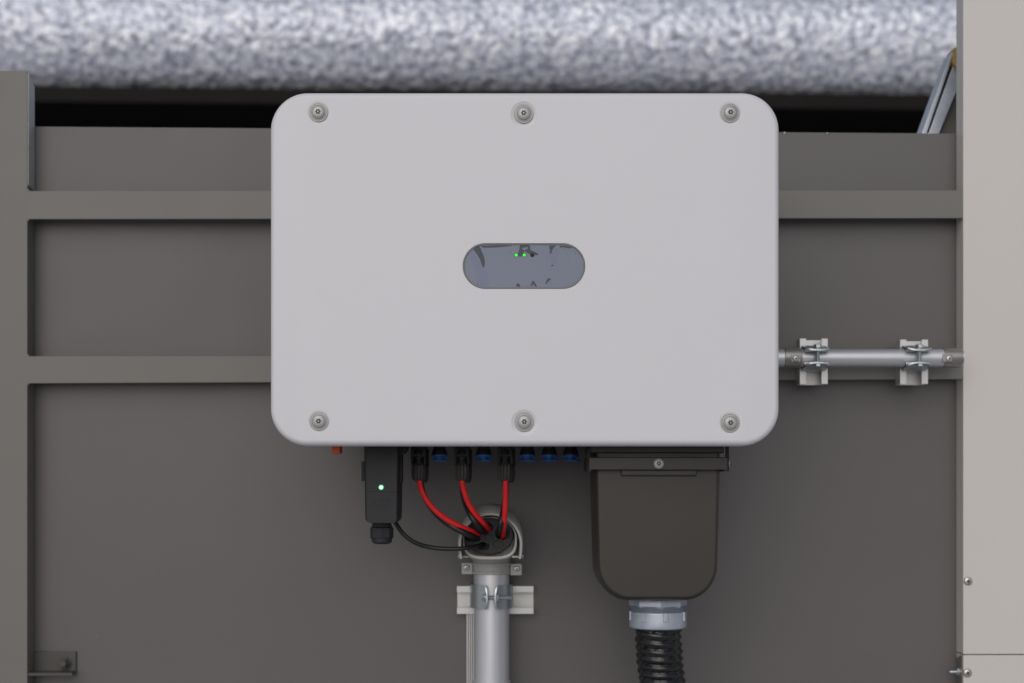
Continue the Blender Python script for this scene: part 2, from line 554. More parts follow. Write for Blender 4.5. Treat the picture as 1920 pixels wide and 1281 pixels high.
# ------------------------------------------------------------------ inverter
inv = thing("solar_inverter", (PX(984, 0), .15, PZ(836, 0)), "large white solar inverter with rounded corners and six screws", "inverter")
cx, cz = PX(984, 0), PZ(504, 0)
W, H, RC = 956 * S0, 664 * S0, 70 * S0
rings = [[(x, .036, z) for x, z in rrect(cx, cz, W, H, RC, 16)]]
for i in range(13):
    a = R(90) * i / 12
    ins, dep = .0075 * (1 - math.cos(a)), .0095 * (1 - math.sin(a))
    rings.append([(x, dep, z) for x, z in rrect(cx, cz, W - 2 * ins, H - 2 * ins, RC - ins, 16)])
v, f = loft(rings)
cover = emit("front_cover", v, f, M["cover"], inv, 12)

SCREWS = [(597, 211, 0), (982, 213, 1), (1369, 212, 0), (598, 790, 0), (983, 791, 1), (1369, 793, 0)]
# sunk seats for the screws and the display are cut out of the cover
cut = []
for (sx, sy, deep) in SCREWS:
    dp, r2 = (.0026, 25 * S0) if deep else (.0009, 21.5 * S0)
    v, f = lathe([(15.5 * S0, dp), (r2 * .9, dp * .12), (r2 + .004, -.003)], P(sx, sy + (2 if deep else 0), 0), (0, 1, 0), 48)
    # lathe runs along +y: start deepest
    q = [(15.5 * S0, dp), (r2, 0.0), (r2 + .006, -.004)]
    v, f = lathe(q, P(sx, sy + (2 if deep else 0), 0), (0, 1, 0), 48)
    cut.append(emit("cutter", v, f, M["cover"]))
dx, dz, dw, dh = PX(982.5, 0), PZ(499, 0), 230 * S0, 86 * S0
rr = [[(x, y, z) for x, z in rrect(dx, dz, dw, dh, dh / 2 - 1e-4, 20)] for y in (-.003, .003)]
v, f = loft(rr)
cut.append(emit("cutter", v, f, M["cover"]))
for c_ in cut:
    md = cover.modifiers.new("b", 'BOOLEAN')
    md.operation = 'DIFFERENCE'; md.solver = 'EXACT'; md.object = c_
bpy.context.view_layer.update()
dg = bpy.context.evaluated_depsgraph_get()
nm = bpy.data.meshes.new_from_object(cover.evaluated_get(dg))
cover.modifiers.clear()
cover.data = nm
nm.polygons.foreach_set("use_smooth", [True] * len(nm.polygons))
nm.set_sharp_from_angle(angle=R(9.5))
for c_ in cut: bpy.data.objects.remove(c_, do_unlink=True)

# housing behind the cover, with cooling fins, and the hanging bracket onto the rails
hx0, hx1, hz0, hz1 = PX(984 - 440, 0), PX(984 + 440, 0), PZ(812, 0), PZ(196, 0)
rr = [[(x, y, z) for x, z in rrect((hx0 + hx1) / 2, (hz0 + hz1) / 2, hx1 - hx0, hz1 - hz0, .03, 8)] for y in (.034, .20)]
v, f = loft(rr); emit("housing", v, f, M["housing"], inv)
v, f = [], []
bm = bmesh.new()
for i in range(34):
    x = hx0 + .02 + (hx1 - hx0 - .04) * i / 33
    bm_box(bm, x - .0012, x + .0012, .199, .265, hz0 + .02, hz1 - .02)
emit_bm("heat_sink", bm, M["housing"], inv)
box("mounting_bracket", hx0 + .06, hx1 - .06, .262, YF + .002, PZ(705, YF), PZ(365, YF), M["housing"], inv)

# cover screws
def torx(c, r, h, mat, parent, name):
    n = 48
    ring = [[c + Vector((math.cos(2 * math.pi * j / n) * r * (1 + .17 * math.cos(6 * 2 * math.pi * j / n)), y,
                         math.sin(2 * math.pi * j / n) * r * (1 + .17 * math.cos(6 * 2 * math.pi * j / n)))) for j in range(n)] for y in (.0004, -h)]
    v, f = loft(ring)
    return emit(name, v, f, mat, parent)
proto = None
for (sx, sy, deep) in SCREWS:
    c = P(sx, sy, .0)
    if deep: c.y = .0012
    if proto is None:
        k = S0
        v, f = lathe([(18.0 * k, 0), (18.0 * k, .0016), (17.2 * k, .0022), (16.2 * k, .0022), (15.8 * k, .0014), (15.2 * k, .0014), (14.8 * k, .0024), (13.2 * k, .0027), (12.9 * k, .0020)], c + Vector((0, .0008, 0)), (0, -1, 0), 48)
        proto = emit("screw", v, f, M["zincw"], inv, 25)
        v, f = lathe([(12.6 * k, .001), (12.5 * k, .0030), (11.7 * k, .0040), (9.7 * k, .0048), (7 * k, .0053), (4.2 * k, .0055)], c + Vector((0, .0008, 0)), (0, -1, 0), 48)
        hd = emit("head", v, f, M["zincw"], proto, 40)
        torx(c + Vector((0, -.0047, 0)), 4.5 * k, .0002, M["dark"], proto, "star_recess")
        v, f = lathe([(1.7 * k, 0), (1.5 * k, .0004)], c + Vector((0, -.0047, 0)), (0, -1, 0), 12)
        emit("recess_pin", v, f, M["zincw"], proto)
        pc = c.copy()
    else:
        dup(proto, inv, c - pc)

# display
disp = None
rr = []
for (ins, y) in ((0, .0028), (0, .0006), (.0006, -.0001), (.0015, -.0001), (.0019, .0009), (.0019, .0028)):
    rr.append([(x, y, z) for x, z in rrect(dx, dz, dw - 2 * ins - .0004, dh - 2 * ins - .0004, dh / 2 - ins - 3e-4, 20)])
v, f = loft(rr, False, False)
disp = emit("display", v, f, M["bezel"], inv)
gy = .0011
v, f = loft([[(x, y, z) for x, z in rrect(dx, dz, dw - .0034, dh - .0034, dh / 2 - .002, 24)] for y in (gy, .0028)])
emit("display_glass", v, f, M["glass"], disp)
def patch(pts, mat, name, lift=.00008, smooth=True):
    q = [(840 + a / 6.857, 430 + b / 6.857) for a, b in pts]
    q3 = [P(a, b, gy - lift) for a, b in q]
    if smooth:
        q3 = spline(q3 + [q3[0]], 5)[:-1]
    v, f = loft([q3, [p + Vector((0, .0003, 0)) for p in q3]])
    emit(name, v, f, mat, disp)
patch([(325, 262), (370, 225), (405, 222), (435, 290), (462, 350), (474, 420), (468, 480), (455, 496), (438, 470), (410, 390), (365, 310)], M["filmdark"], "film_patch")
patch([(250, 300), (310, 285), (370, 350), (420, 440), (455, 510), (500, 540), (530, 720), (440, 735), (370, 690), (345, 560), (320, 430)], M["filmlite"], "film_patch", .00004)
patch([(925, 205), (1045, 205), (1060, 262), (1105, 285), (1150, 310), (1156, 332), (1110, 330), (1060, 322), (1010, 300), (985, 280), (965, 310), (945, 345), (920, 350), (900, 320), (915, 262)], M["filmdark"], "film_patch", .00012)
patch([(955, 240), (1020, 232), (1026, 248), (985, 270), (965, 262)], M["filmlite"], "film_patch", .00016)
patch([(1310, 210), (1385, 208), (1360, 240), (1335, 280), (1332, 310), (1305, 305), (1312, 270), (1300, 240)], M["filmdark"], "film_patch", .00012)
patch([(1295, 320), (1400, 225), (1428, 240), (1425, 330), (1380, 420), (1350, 438), (1325, 420)], M["filmlite"], "film_patch")
patch([(1326, 468), (1340, 455), (1358, 458), (1345, 476), (1330, 478)], M["filmdark"], "film_patch")
patch([(1252, 712), (1262, 670), (1285, 636), (1312, 632), (1322, 648), (1300, 662), (1275, 690)], M["filmdark"], "film_patch", .00012)
patch([(1252, 722), (1300, 664), (1340, 690), (1350, 725)], M["filmlite"], "film_patch")
patch([(1060, 735), (1075, 690), (1092, 660), (1120, 690), (1143, 735), (1118, 735), (1095, 705), (1078, 735)], M["filmdark"], "film_patch", .00012)
patch([(876, 738), (880, 705), (902, 696), (922, 710), (930, 738)], M["filmdark"], "film_patch", .00012)
patch([(425, 215), (560, 208), (760, 206), (820, 214), (640, 232), (540, 238), (450, 236)], M["filmdark"], "film_patch")
patch([(1435, 212), (1520, 215), (1600, 240), (1560, 245), (1470, 232), (1440, 240)], M["filmdark"], "film_patch")
patch([(870, 735), (870, 722), (930, 715), (1000, 712), (1060, 700), (1060, 735)], M["filmlite"], "film_patch", .00004)
for (a, b, r_) in ((800, 300, 8), (527, 358, 5), (1220, 300, 5), (1272, 358, 5), (1552, 386, 5), (1500, 258, 7), (1545, 278, 6), (1565, 255, 6), (1640, 314, 8), (1680, 324, 6), (1525, 325, 5), (380, 712, 8), (650, 205, 7), (1470, 245, 6), (1600, 275, 6)):
    patch([(a + r_ * math.cos(t), b + .8 * r_ * math.sin(t)) for t in (0, 1.05, 2.1, 3.14, 4.2, 5.2)], M["filmdark"], "film_patch", .0001)
for (a, mt) in ((877, "ledg"), (981, "ledg"), (1083, "leddark")):
    c = P(840 + a / 6.857, 430 + 332 / 6.857, gy)
    v, f = lathe([(4.0 * S0, -.0002), (3.9 * S0, .00022)], c, (0, -1, 0), 20)
    ld = emit("indicator_ring", v, f, M["leddark"], disp)
    v, f = lathe([(3.1 * S0, 0), (2.9 * S0, .0003), (1.5 * S0, .0004)], c, (0, -1, 0), 20)
    emit("indicator_light", v, f, M[mt], ld)

# switch tab, knob on the underside
yt = .07
pbox("switch_tab", 622.5, 637, 815, 850.5, yt, yt + .030, M["orange"], inv, .0008)
v, f = lathe([(15 * S(.12), 0), (15.5 * S(.12), .004), (15.5 * S(.12), .016), (14 * S(.12), .018)], P(752, 838, .12), (0, -1, 0), 28)
emit("knob", v, f, M["blackp"], inv)
pbox("knob_stem", 742, 764, 805, 838, .10, .135, M["blackp"], inv)

YC1, YC2 = .150, .192         # front and rear rows of cable sockets
def port(px, y, y_top=812):
    k = S(y)
    v, f = lathe([(10.5 * k, 0), (10.5 * k, -16 * k), (9.6 * k, -17 * k), (9.6 * k, -24 * k), (11.2 * k, -25 * k), (11.2 * k, -30 * k), (13.5 * k, -33 * k), (14.2 * k, -40 * k), (14.2 * k, -41 * k)], P(px, y_top, y), (0, 0, 1), 24)
    return emit("cable_socket", v, f, M["blackp"], inv)
PLUGS = [(824, "blue dust plug in the socket between first and second red cable connectors"),
         (907, "blue dust plug in the socket between second and third red cable connectors"),
         (989, "blue dust plug next to the third red cable connector, first of three"),
         (1030, "middle blue dust plug of the three plugs standing in a row"),
         (1070, "blue dust plug closest to the black terminal box")]
for i, (px, lb) in enumerate(PLUGS):
    port(px, YC1)
    k = S(YC1)
    tilt = (.06, .02, .04, -.03, .05)[i]
    t = thing("dust_plug", P(px, 853, YC1), lb, "plug", "blue dust plugs in unused sockets")
    ax_ = Vector((tilt, .03, 1)).normalized()
    c = P(px, 852.5, YC1)
    v, f = lathe([(13 * k, 0), (16 * k, -.5 * k), (16.2 * k, -3.2 * k), (15.5 * k, -4 * k), (9 * k, -5 * k)], c, (0, 0, 1), 28)
    emit("flange", v, f, M["blue"], t)
    v, f = lathe([(9 * k, 0), (8.5 * k, -6 * k)], c + Vector((0, 0, -4 * k)), ax_, 20)
    emit("neck", v, f, M["blue"], t)
    v, f = lathe([(9 * k, 0), (15 * k, -1.2 * k), (15.8 * k, -3 * k), (14.5 * k, -4.2 * k), (6 * k, -4.6 * k)], c + Vector((2.2 * k, 0, -8.5 * k)), ax_, 28)
    emit("pull_tab", v, f, M["blue"], t)

# ------------------------------------------------------------------ cable entry cap coordinates are used by the cables
YH = .215                       # face of the black insert
def connector(px, y, parent, dy=0):
    k = S(y)
    # upper body: neck, square latch body with side arms, then a fluted nut
    v, f = merge(lathe([(12.5 * k, 0), (12.5 * k, -26 * k), (10.5 * k, -27 * k), (10.5 * k, -30 * k)], P(px, 811, y), (0, 0, 1), 24))
    emit("socket_end", v, f, M["blackp"], parent)
    bm = bmesh.new()
    bm_box(bm, PX(px - 14, y), PX(px + 14, y), y - 11 * k, y + 11 * k, PZ(857 + dy, y), PZ(838 + dy, y), 1.5 * k)
    emit_bm("latch_body", bm, M["blackp"], parent)
    for sgn in (-1, 1):
        bm = bmesh.new()
        bm_box(bm, PX(px + sgn * 12 - 2.2, y), PX(px + sgn * 12 + 2.2, y), y - 9 * k, y + 5 * k, PZ(871.5 + dy, y), PZ(855 + dy, y), .8 * k)
        emit_bm("latch_arm", bm, M["blackp"], parent)
    v, f = lathe([(7.5 * k, 0), (7.5 * k, -8 * k), (9.5 * k, -9 * k), (11 * k, -15 * k)], P(px, 856 + dy, y), (0, 0, 1), 24)
    emit("spigot", v, f, M["matte"], parent)
    fl = lambda a, t: 1 - .15 * (abs(math.cos(4.5 * a + .4)) ** 6)
    v, f = lathe([(10.5 * k, 0), (12.2 * k, -1.5 * k), (13.6 * k, -5 * k), (13.8 * k, -14 * k), (13.2 * k, -24 * k), (11.6 * k, -30 * k), (10.2 * k, -31.5 * k), (8.5 * k, -32 * k)], P(px, 869.5 + dy, y), (0, 0, 1), 72, fl)
    emit("nut", v, f, M["nutp"], parent)

CON = [(785, "first red cable from the green-lit dongle, with its black connector", "black cable right behind the first red cable, with its black connector"),
       (866, "middle red cable of the three, with its black connector", "black cable right behind the middle red cable, with its black connector"),
       (947, "red cable hanging almost straight down, with its black connector", "black cable right behind the straight red cable, with its black connector")]
RED = [[(785.5, 893), (786.5, 903), (791, 921), (805, 945), (829, 968), (859, 985.5), (886, 996.5), (902, 1004)],
       [(866, 893), (866.5, 903), (870, 921), (879, 945), (893, 966), (908, 983), (919, 995)],
       [(947.5, 893), (948, 905), (947.8, 930), (946.5, 960), (945, 985), (942, 1009)]]
BLK = [[(788, 893), (789, 905), (793, 924), (806, 949), (828, 973), (856, 992), (882, 1004), (900, 1012)],
       [(868, 893), (867, 905), (868, 924), (873, 945), (883, 967), (898, 988), (912, 1001)],
       [(949, 893), (949, 905), (948, 930), (945.5, 950), (941, 972), (937, 990), (934, 1006)]]
for i, (px, lr, lb) in enumerate(CON):
    for row, (y, pts, mat, lab, rr_, nmn) in enumerate(((YC1, RED[i], M["red"], lr, 5.0, "red_cable"), (YC2, BLK[i], M["rubber"], lb, 5.6, "black_cable"))):
        p_x = px + (5.0 if row else 0)
        port(p_x, y)
        t = thing(nmn, P(p_x, 905, y), lab, "cable", "solar cables with connectors")
        connector(p_x, y, t, 4 if row else 0)
        n = len(pts)
        yend = YH + (.012 if row == 0 else .016)
        path = []
        for j, (a, b) in enumerate(pts):
            q = max(0, (j - 1) / (n - 2))
            if row == 0: yy = y + .020 * q + (yend - y - .020) * q ** 6      # passes in front of the hood's rim, then dives into its hole
            else: yy = y - .024 * min(1, q / .6) ** 2 + (yend - y + .024) * max(0, (q - .55) / .45) ** 4
            path.append(P(a, b, yy))
        v, f = sweep(spline(path, 8), rr_ * S(.19), 18)
        emit("sheath", v, f, mat, t, 60)

# ------------------------------------------------------------------ communication dongle
yd = .085
dn = thing("communication_dongle", P(715, 980, yd), "black plug-in dongle with glowing green status light under the inverter", "dongle")
k = S(yd)
def drr(x0, x1, y0, y1, r, y, n=6):
    return [(x, y, z) for x, z in rrect((PX(x0, yd) + PX(x1, yd)) / 2, (PZ(y0, yd) + PZ(y1, yd)) / 2, PX(x1, yd) - PX(x0, yd), PZ(y0, yd) - PZ(y1, yd), r * k, n)]
def taper(pts, top, bot, amt):
    zt, zb = PZ(top, yd), PZ(bot, yd)
    xc = PX(715.5, yd)
    return [(xc + (x - xc) * (1 - amt * max(0, (zt - z)) / (zt - zb)), y, z) for x, y, z in pts]
rings = []
for (ins, y) in ((2.5, yd + .058), (0, yd + .054), (0, yd + .010), (.6, yd + .0055), (2.2, yd + .0022), (4.5, yd + .0004), (6.5, yd)):
    rings.append(taper(drr(681 + ins, 750 - ins, 806, 922.1, 1.2, y), 806, 982, .075))
v, f = loft(rings); emit("body", v, f, M["matte"], dn)
rings = []
for (ins, y) in ((2.5, yd + .058), (0, yd + .054), (0, yd + .010), (.6, yd + .0055), (2.2, yd + .0022), (4.5, yd + .0004), (6.5, yd)):
    rings.append(taper([(x, y, z) for x, z in rrect(PX(715.5, yd), PZ(951.6, yd), (69 - 2 * ins) * k, (58.2 - ins * 0) * k, 0, 6, (1 * k, 1 * k, max(2, 11 - ins) * k, max(2, 11 - ins) * k))], 806, 982, .075))
v, f = loft(rings); emit("end_cap", v, f, M["matte"], dn)
pbox("side_clip", 677.5, 684, 865, 902, yd + .012, yd + .035, M["blackp"], dn, .001)
pbox("side_rail", 744, 753.5, 836, 905, yd + .016, yd + .04, M["blackp"], dn, .001)
v, f = lathe([(3.8 * k, -.001), (3.7 * k, .0004), (2.5 * k, .0009)], P(714.7, 914, yd), (0, -1, 0), 20)
emit("status_light", v, f, M["leddot"], dn)
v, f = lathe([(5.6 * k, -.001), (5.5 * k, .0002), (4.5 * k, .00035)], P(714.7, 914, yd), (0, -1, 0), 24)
emit("light_halo", v, f, M["ledhalo"], dn)  # the lamp's halo, put in as a faintly glowing ring
# embossed arrow-ended mark
def outline_ring(pts, w, y0, h, mat, name, parent):
    V, F = [], []
    n = len(pts)
    for i in range(n):
        a, b = P(*pts[i], y0), P(*pts[(i + 1) % n], y0)
        d = (b - a).normalized(); s = Vector((-d.z, 0, d.x)) * w
        q = [a - d * w + s, b + d * w + s, b + d * w - s, a - d * w - s]
        o_ = len(V)
        lift = h * (1 + .01 * i)
        V += [p + Vector((0, -lift, 0)) for p in q] + [p + Vector((0, .0004, 0)) for p in q]
        F += [[o_, o_ + 1, o_ + 2, o_ + 3]] + [[o_ + j, o_ + (j + 1) % 4, o_ + 4 + (j + 1) % 4, o_ + 4 + j] for j in range(4)]
    emit(name, V, F, mat, parent)
outline_ring([(701, 937), (727, 937), (730.5, 942.5), (727, 948), (701, 948), (703, 942.5)], .00035, yd, .0003, M["blackp"], "embossed_mark", dn)
yg = yd + .028; kg = S(yg)
v, f = lathe([(20 * kg, 4 * kg), (20 * kg, -2.5 * kg), (17.5 * kg, -3 * kg), (17.5 * kg, -5 * kg), (19.5 * kg, -5.5 * kg), (19.5 * kg, -8 * kg), (16 * kg, -9 * kg), (16 * kg, -12 * kg)], P(716, 979, yg), (0, 0, 1), 32)
emit("gland_neck", v, f, M["matte"], dn)
v, f = lathe([(19 * kg, 0), (21.5 * kg, -2 * kg), (21.5 * kg, -20 * kg), (20 * kg, -23 * kg), (19.5 * kg, -26 * kg), (18 * kg, -30 * kg), (13 * kg, -32 * kg)], P(716, 988, yg), Vector((0, 0, 1)), 12)
v, f = merge(lathe([(19 * kg, 0), (21.8 * kg, -2 * kg), (21.8 * kg, -20 * kg), (19.5 * kg, -22 * kg)], P(716, 988, yg), (0, 0, 1), 8),
             lathe([(18.5 * kg, -19 * kg), (19.5 * kg, -23 * kg), (18.5 * kg, -29 * kg), (13 * kg, -32 * kg)], P(716, 988, yg), (0, 0, 1), 32))
emit("gland_nut", v, f, M["matte"], dn)
pth = [P(725, 955, .185), P(737, 972, .182), P(743, 983, .178), P(756, 1001, .175), P(777, 1017, .176), P(805, 1026, .180), P(840, 1029.5, .180), P(872, 1028, .183), P(896, 1024, .200), P(906, 1021, .230)]
v, f = sweep(spline(pth, 8), 4.1 * S(.18), 16)
cb = emit("thin_cable", v, f, M["rubber"], None, 60)
tag(cb, "thin black cable looping from behind the dongle into the grey entry cap", "cable")

# ------------------------------------------------------------------ cable entry cap on the vertical tube
YP = .288
KP = S(YP)
cap = thing("cable_entry_cap", P(921, 1076, YP), "grey cast cable entry cap with black multi-hole insert on the tube", "cable cap")
def arch(cxp, topp, botp, half, y, n=28, sq=1.0):
    """inverted U in pixels: legs and a round top"""
    out = []
    hgt = min(half * sq, botp - topp)
    mid = topp + hgt
    out.append(P(cxp - half * .96, botp, y))
    out.append(P(cxp - half * .99, (botp + mid) / 2, y))
    for i in range(n + 1):
        a = math.pi - math.pi * i / n
        out.append(P(cxp + half * math.cos(a), mid - hgt * math.sin(a), y))
    out.append(P(cxp + half * .99, (botp + mid) / 2, y))
    out.append(P(cxp + half * .96, botp, y))
    return out
rings = [arch(921, 955, 1046, 40, .298), arch(921, 946.5, 1047, 51, .272), arch(920.8, 944.2, 1047, 55, .242), arch(920.5, 945.2, 1047, 58, .220), arch(920.2, 949.5, 1048, 60, .206), arch(919.8, 955, 1048, 61.2, .1965), arch(919.5, 960, 1048, 60.8, .1905), arch(919.5, 962.5, 1048, 59.5, .1890),
         arch(919.5, 966, 1048, 55.6, .1895), arch(919.5, 967, 1048, 54.6, .192), arch(920, 960, 1048, 53.5, .225), arch(920.5, 954, 1047, 50, .262), arch(921, 957, 1047, 43, .283), arch(921, 964, 1046, 30, .2965)]
v, f = loft(rings, False, False, closed=False)
n = len(rings[0])
f.append(list(range(n)))
emit("hood", v, f, M["cast"], cap, 40)
def sq_ell(cxp, cyp, rx, ry, y, n=48, p=2.0, pb=3.2):
    out = []
    for j in range(n):
        a = 2 * math.pi * j / n
        c_, s_ = math.cos(a), math.sin(a)
        e = pb if s_ < 0 else p
        out.append(P(cxp + rx * abs(c_) ** (2 / e) * (1 if c_ >= 0 else -1), cyp - ry * abs(s_) ** (2 / e) * (1 if s_ >= 0 else -1), y))
    return out
rings = [sq_ell(919, 1010, 40, 38, .318), sq_ell(918.5, 1010, 48, 42, .26), sq_ell(918.5, 1010, 51.5, 42, .215), sq_ell(918.5, 1009.5, 51.5, 41, .2085), sq_ell(918.5, 1009, 50.2, 39.6, .207),
         sq_ell(918, 1007.5, 48, 36.5, .2075), sq_ell(918, 1007, 47.3, 36, .2095), sq_ell(918, 1007, 46.6, 36, .24)]
v, f = loft(rings); emit("cup", v, f, M["cast"], cap, 40)
# black insert with six round cable holes, cut through
def ell(cxp, cyp, rx, ry, y, n=40):
    return [P(cxp + rx * math.cos(2 * math.pi * j / n), cyp - ry * math.sin(2 * math.pi * j / n), y) for j in range(n)]
v, f = loft([ell(916, 1003.5, 47, 37, YH + .022), ell(916, 1003.5, 47, 37, YH + .002), ell(916, 1003.5, 45.5, 35.5, YH), ell(916, 1003.5, 44.5, 34.6, YH), ], True, True)
ins_o = emit("insert", v, f, M["matte"], cap)
HOLES = [(886, 1006, 15, 11), (912, 989, 14, 9.5), (942, 1001, 14, 12), (917, 1009, 10.5, 9), (907, 1024, 11.5, 8), (934, 1021, 11, 9)]
cut = []
for hi, (a, b, rx, ry) in enumerate(HOLES):
    depth = .004 if hi in (3, 5) else .018
    v, f = loft([ell(a, b, rx, ry, YH - .004), ell(a, b, rx, ry, YH + depth)])
    c_ = emit("cutter", v, f, M["matte"]); cut.append(c_)
    md = ins_o.modifiers.new("b", 'BOOLEAN'); md.operation = 'DIFFERENCE'; md.solver = 'EXACT'; md.object = c_
bpy.context.view_layer.update()
dg = bpy.context.evaluated_depsgraph_get()
nm = bpy.data.meshes.new_from_object(ins_o.evaluated_get(dg))
ins_o.modifiers.clear(); ins_o.data = nm
nm.polygons.foreach_set("use_smooth", [True] * len(nm.polygons)); nm.set_sharp_from_angle(angle=R(30))
for c_ in cut: bpy.data.objects.remove(c_, do_unlink=True)
for (a, b, rx, ry) in HOLES:                # raised lips round the holes
    rr = [ell(a, b, rx + 1.6, ry + 1.4, YH + .001, 28), ell(a, b, rx + 1.3, ry + 1.1, YH - .0008, 28), ell(a, b, rx + .3, ry + .3, YH - .0008, 28), ell(a, b, rx - .1, ry - .1, YH + .001, 28)]
    v, f = loft(rr, False, False); emit("hole_lip", v, f, M["nutp"], ins_o)
# pipe collar and clamp ears
v, f = lathe([(36 * KP, 8 * KP), (36 * KP, -2 * KP), (37.8 * KP, -3 * KP), (37.8 * KP, -7 * KP), (36.8 * KP, -8 * KP), (36.8 * KP, -18 * KP), (38 * KP, -19 * KP), (38 * KP, -23 * KP), (34 * KP, -24 * KP)], P(921.5, 1052, YP), (0, 0, 1), 48)
emit("collar", v, f, M["cast"], cap)
for (a0, a1, b0, b1, s1, s2) in ((865.5, 886, 1055.5, 1077, 875, 1065), (957, 978.5, 1057, 1079, 969, 1067)):
    ear = pbox("clamp_ear", a0, a1, b0, b1, YP - .012, YP + .004, M["cast"], cap, .001)
    pan_screw("screw", P(s1, s2, YP - .012), 6.0 * S(YP), M["zinc"], ear, rot=.5 if s1 < 900 else .2)
for a in (860.5, 979.5):
    sg = -1 if a < 900 else 1
    v, f = lathe([(2.2 * KP, 0), (2.2 * KP, 3.5 * KP), (3.4 * KP, 3.6 * KP), (3.2 * KP, 5 * KP), (1.5 * KP, 6 * KP)], P(a - sg * 4, 1043, .205), (sg, 0, 0), 14)
    emit("hinge_rivet", v, f, M["zinc"], cap)
for sg in (-1, 1):
    pbox("hinge_tab", 919 + sg * 50 - 9, 919 + sg * 50 + 9, 1042.5, 1046, .205, .225, M["cast"], cap, .0006)

# vertical aluminium tube
vt = thing("vertical_tube", (PX(921.5, YP), YP, 0), "upright brushed aluminium tube below the grey cable entry cap", "tube")
tr = 33.3 * KP
v, f = lathe([(tr, PZ(1062, YP)), (tr, PZ(1276, YP) - .002)], (PX(921.5, YP), YP, 0), (0, 0, 1), 64)
emit("tube", v, f, M["alu"], vt)
v, f = lathe([(tr + .0002, PZ(1275.5, YP)), (tr + .0016, PZ(1276, YP)), (tr + .0016, PZ(1300, YP)), (tr + .0016, .0)], (PX(921.5, YP), YP, 0), (0, 0, 1), 64)
emit("coupling", v, f, M["alu"], vt)

# horizontal strut channel behind the tube and its pipe clamp
def strut_profile(w, d, lip, th, ret):
    """C section in (t across, y depth from the back)"""
    return [(-w / 2, 0), (w / 2, 0), (w / 2, d), (w / 2 - lip, d), (w / 2 - lip, d - ret), (w / 2 - lip + th, d - ret), (w / 2 - lip + th, d - th), (w / 2 - th, d - th), (w / 2 - th, th),
            (-w / 2 + th, th), (-w / 2 + th, d - th), (-w / 2 + lip - th, d - th), (-w / 2 + lip - th, d - ret), (-w / 2 + lip, d - ret), (-w / 2 + lip, d), (-w / 2, d)]
def strut(name, c, length, horiz, w, d, yback, mat, parent=None, lip=None):
    pr = strut_profile(w, d, lip or w * .22, .0018, .005)
    rings = []
    for s_ in (-.5, .5):
        if horiz: rings.append([(c.x + s_ * length, yback - dd, c.z + t) for t, dd in pr])
        else: rings.append([(c.x + t, yback - dd, c.z + s_ * length) for t, dd in pr])
    v, f = loft(rings)
    return emit(name, v, f, mat, parent)
ys = YP - tr * .0 + tr          # back of the tube
yfront = ys + .001
c = P(928.5, 1125.2, yfront - .0)
ks = S(yfront)
st = strut("strut_channel", c, 143.5 * ks, True, 52 * ks, .0205, YW - .0002, M["strut"])
tag(st, "short horizontal aluminium strut channel behind the upright tube", "strut")
# pipe clamp
def pipe_clamp(label, c, axis, r, width, yb, bolt_from, group=None, gx=.0050, blen=.040):
    """two bent straps round a tube along `axis` (unit vector), meeting in front with a bolt; c on the tube's axis"""
    t = thing("pipe_clamp", (c.x, yb, c.z), label, "clamp", group)
    side = Vector((1, 0, 0)) if axis.z else Vector((0, 0, 1))
    th = .0022
    for sg in (-1, 1):
        prof = []                        # (across, forward) from strut to front lip, in the plane normal to the axis
        prof.append((sg * (r + .0035), -(yb - c.y) - .012))
        prof.append((sg * (r + .0030), -.004))
        for i in range(9):
            a = R(4 + 54 * i / 8)
            prof.append((sg * (r + .0012) * math.cos(a), (r + .0012) * math.sin(a)))
        prof.append((sg * (gx + .004), r + .0008)); prof.append((sg * (gx + .0012), r + .0025)); prof.append((sg * gx, r + .006)); prof.append((sg * gx, r + .0135))
        # offset polyline for thickness
        P2 = [Vector(p) for p in prof]
        outer = []
        for i, p in enumerate(P2):
            d = (P2[min(i + 1, len(P2) - 1)] - P2[max(i - 1, 0)]).normalized()
            nn = Vector((d.y, -d.x)) * (1 if sg > 0 else -1)
            outer.append(p + nn * th)
        sec = P2 + outer[::-1]
        rings = []
        nl = len(P2)
        for si in range(11):
            s_ = -.5 + si / 10
            ring = []
            for idx, p in enumerate(sec):
                q = p.copy()
                pos = idx if idx < nl else 2 * nl - 1 - idx
                if pos >= nl - 3:                       # ears are dished: their ends turn away from the gap
                    q.x += sg * abs(2 * s_) ** 3 * .0030 * (pos - nl + 4) / 3
                    if pos == nl - 1: q.y -= abs(2 * s_) ** 4 * .003
                ring.append(Vector((c.x, c.y, c.z)) + side * q.x + Vector((0, -q.y, 0)) + axis * (s_ * width))
            rings.append(ring)
        v, f = loft(rings)
        emit("strap", v, f, M["zinc"], t, 40)
    bc = Vector((c.x, c.y - r - .0085, c.z))
    s_ = side * bolt_from
    hd_at = bc + s_ * (gx + .0095)
    v, f = merge(hexprism(hd_at - s_ * .0052, .0056, .0048, tuple(s_)), lathe([(.0068, 0), (.0068, .001)], hd_at - s_ * .0066, tuple(s_), 18))
    bolt = emit("bolt_head", v, f, M["zinc"], t)
    v, f = lathe([(.0027 if i % 2 else .0031, blen * i / 50) for i in range(51)], bc + s_ * (gx + .006), tuple(-s_), 14)
    emit("bolt_shank", v, f, M["zinc"], bolt)
    v, f = hexprism(bc - s_ * (gx + .0022), .0052, .0042, tuple(-s_))
    emit("bolt_nut", v, f, M["zinc"], bolt)
    return t
pipe_clamp("zinc plated pipe clamp holding the upright tube to the strut", Vector((PX(921.5, YP), YP, PZ(1117, YP))), Vector((0, 0, 1)), tr, 44 * KP, YW - .018, -1)
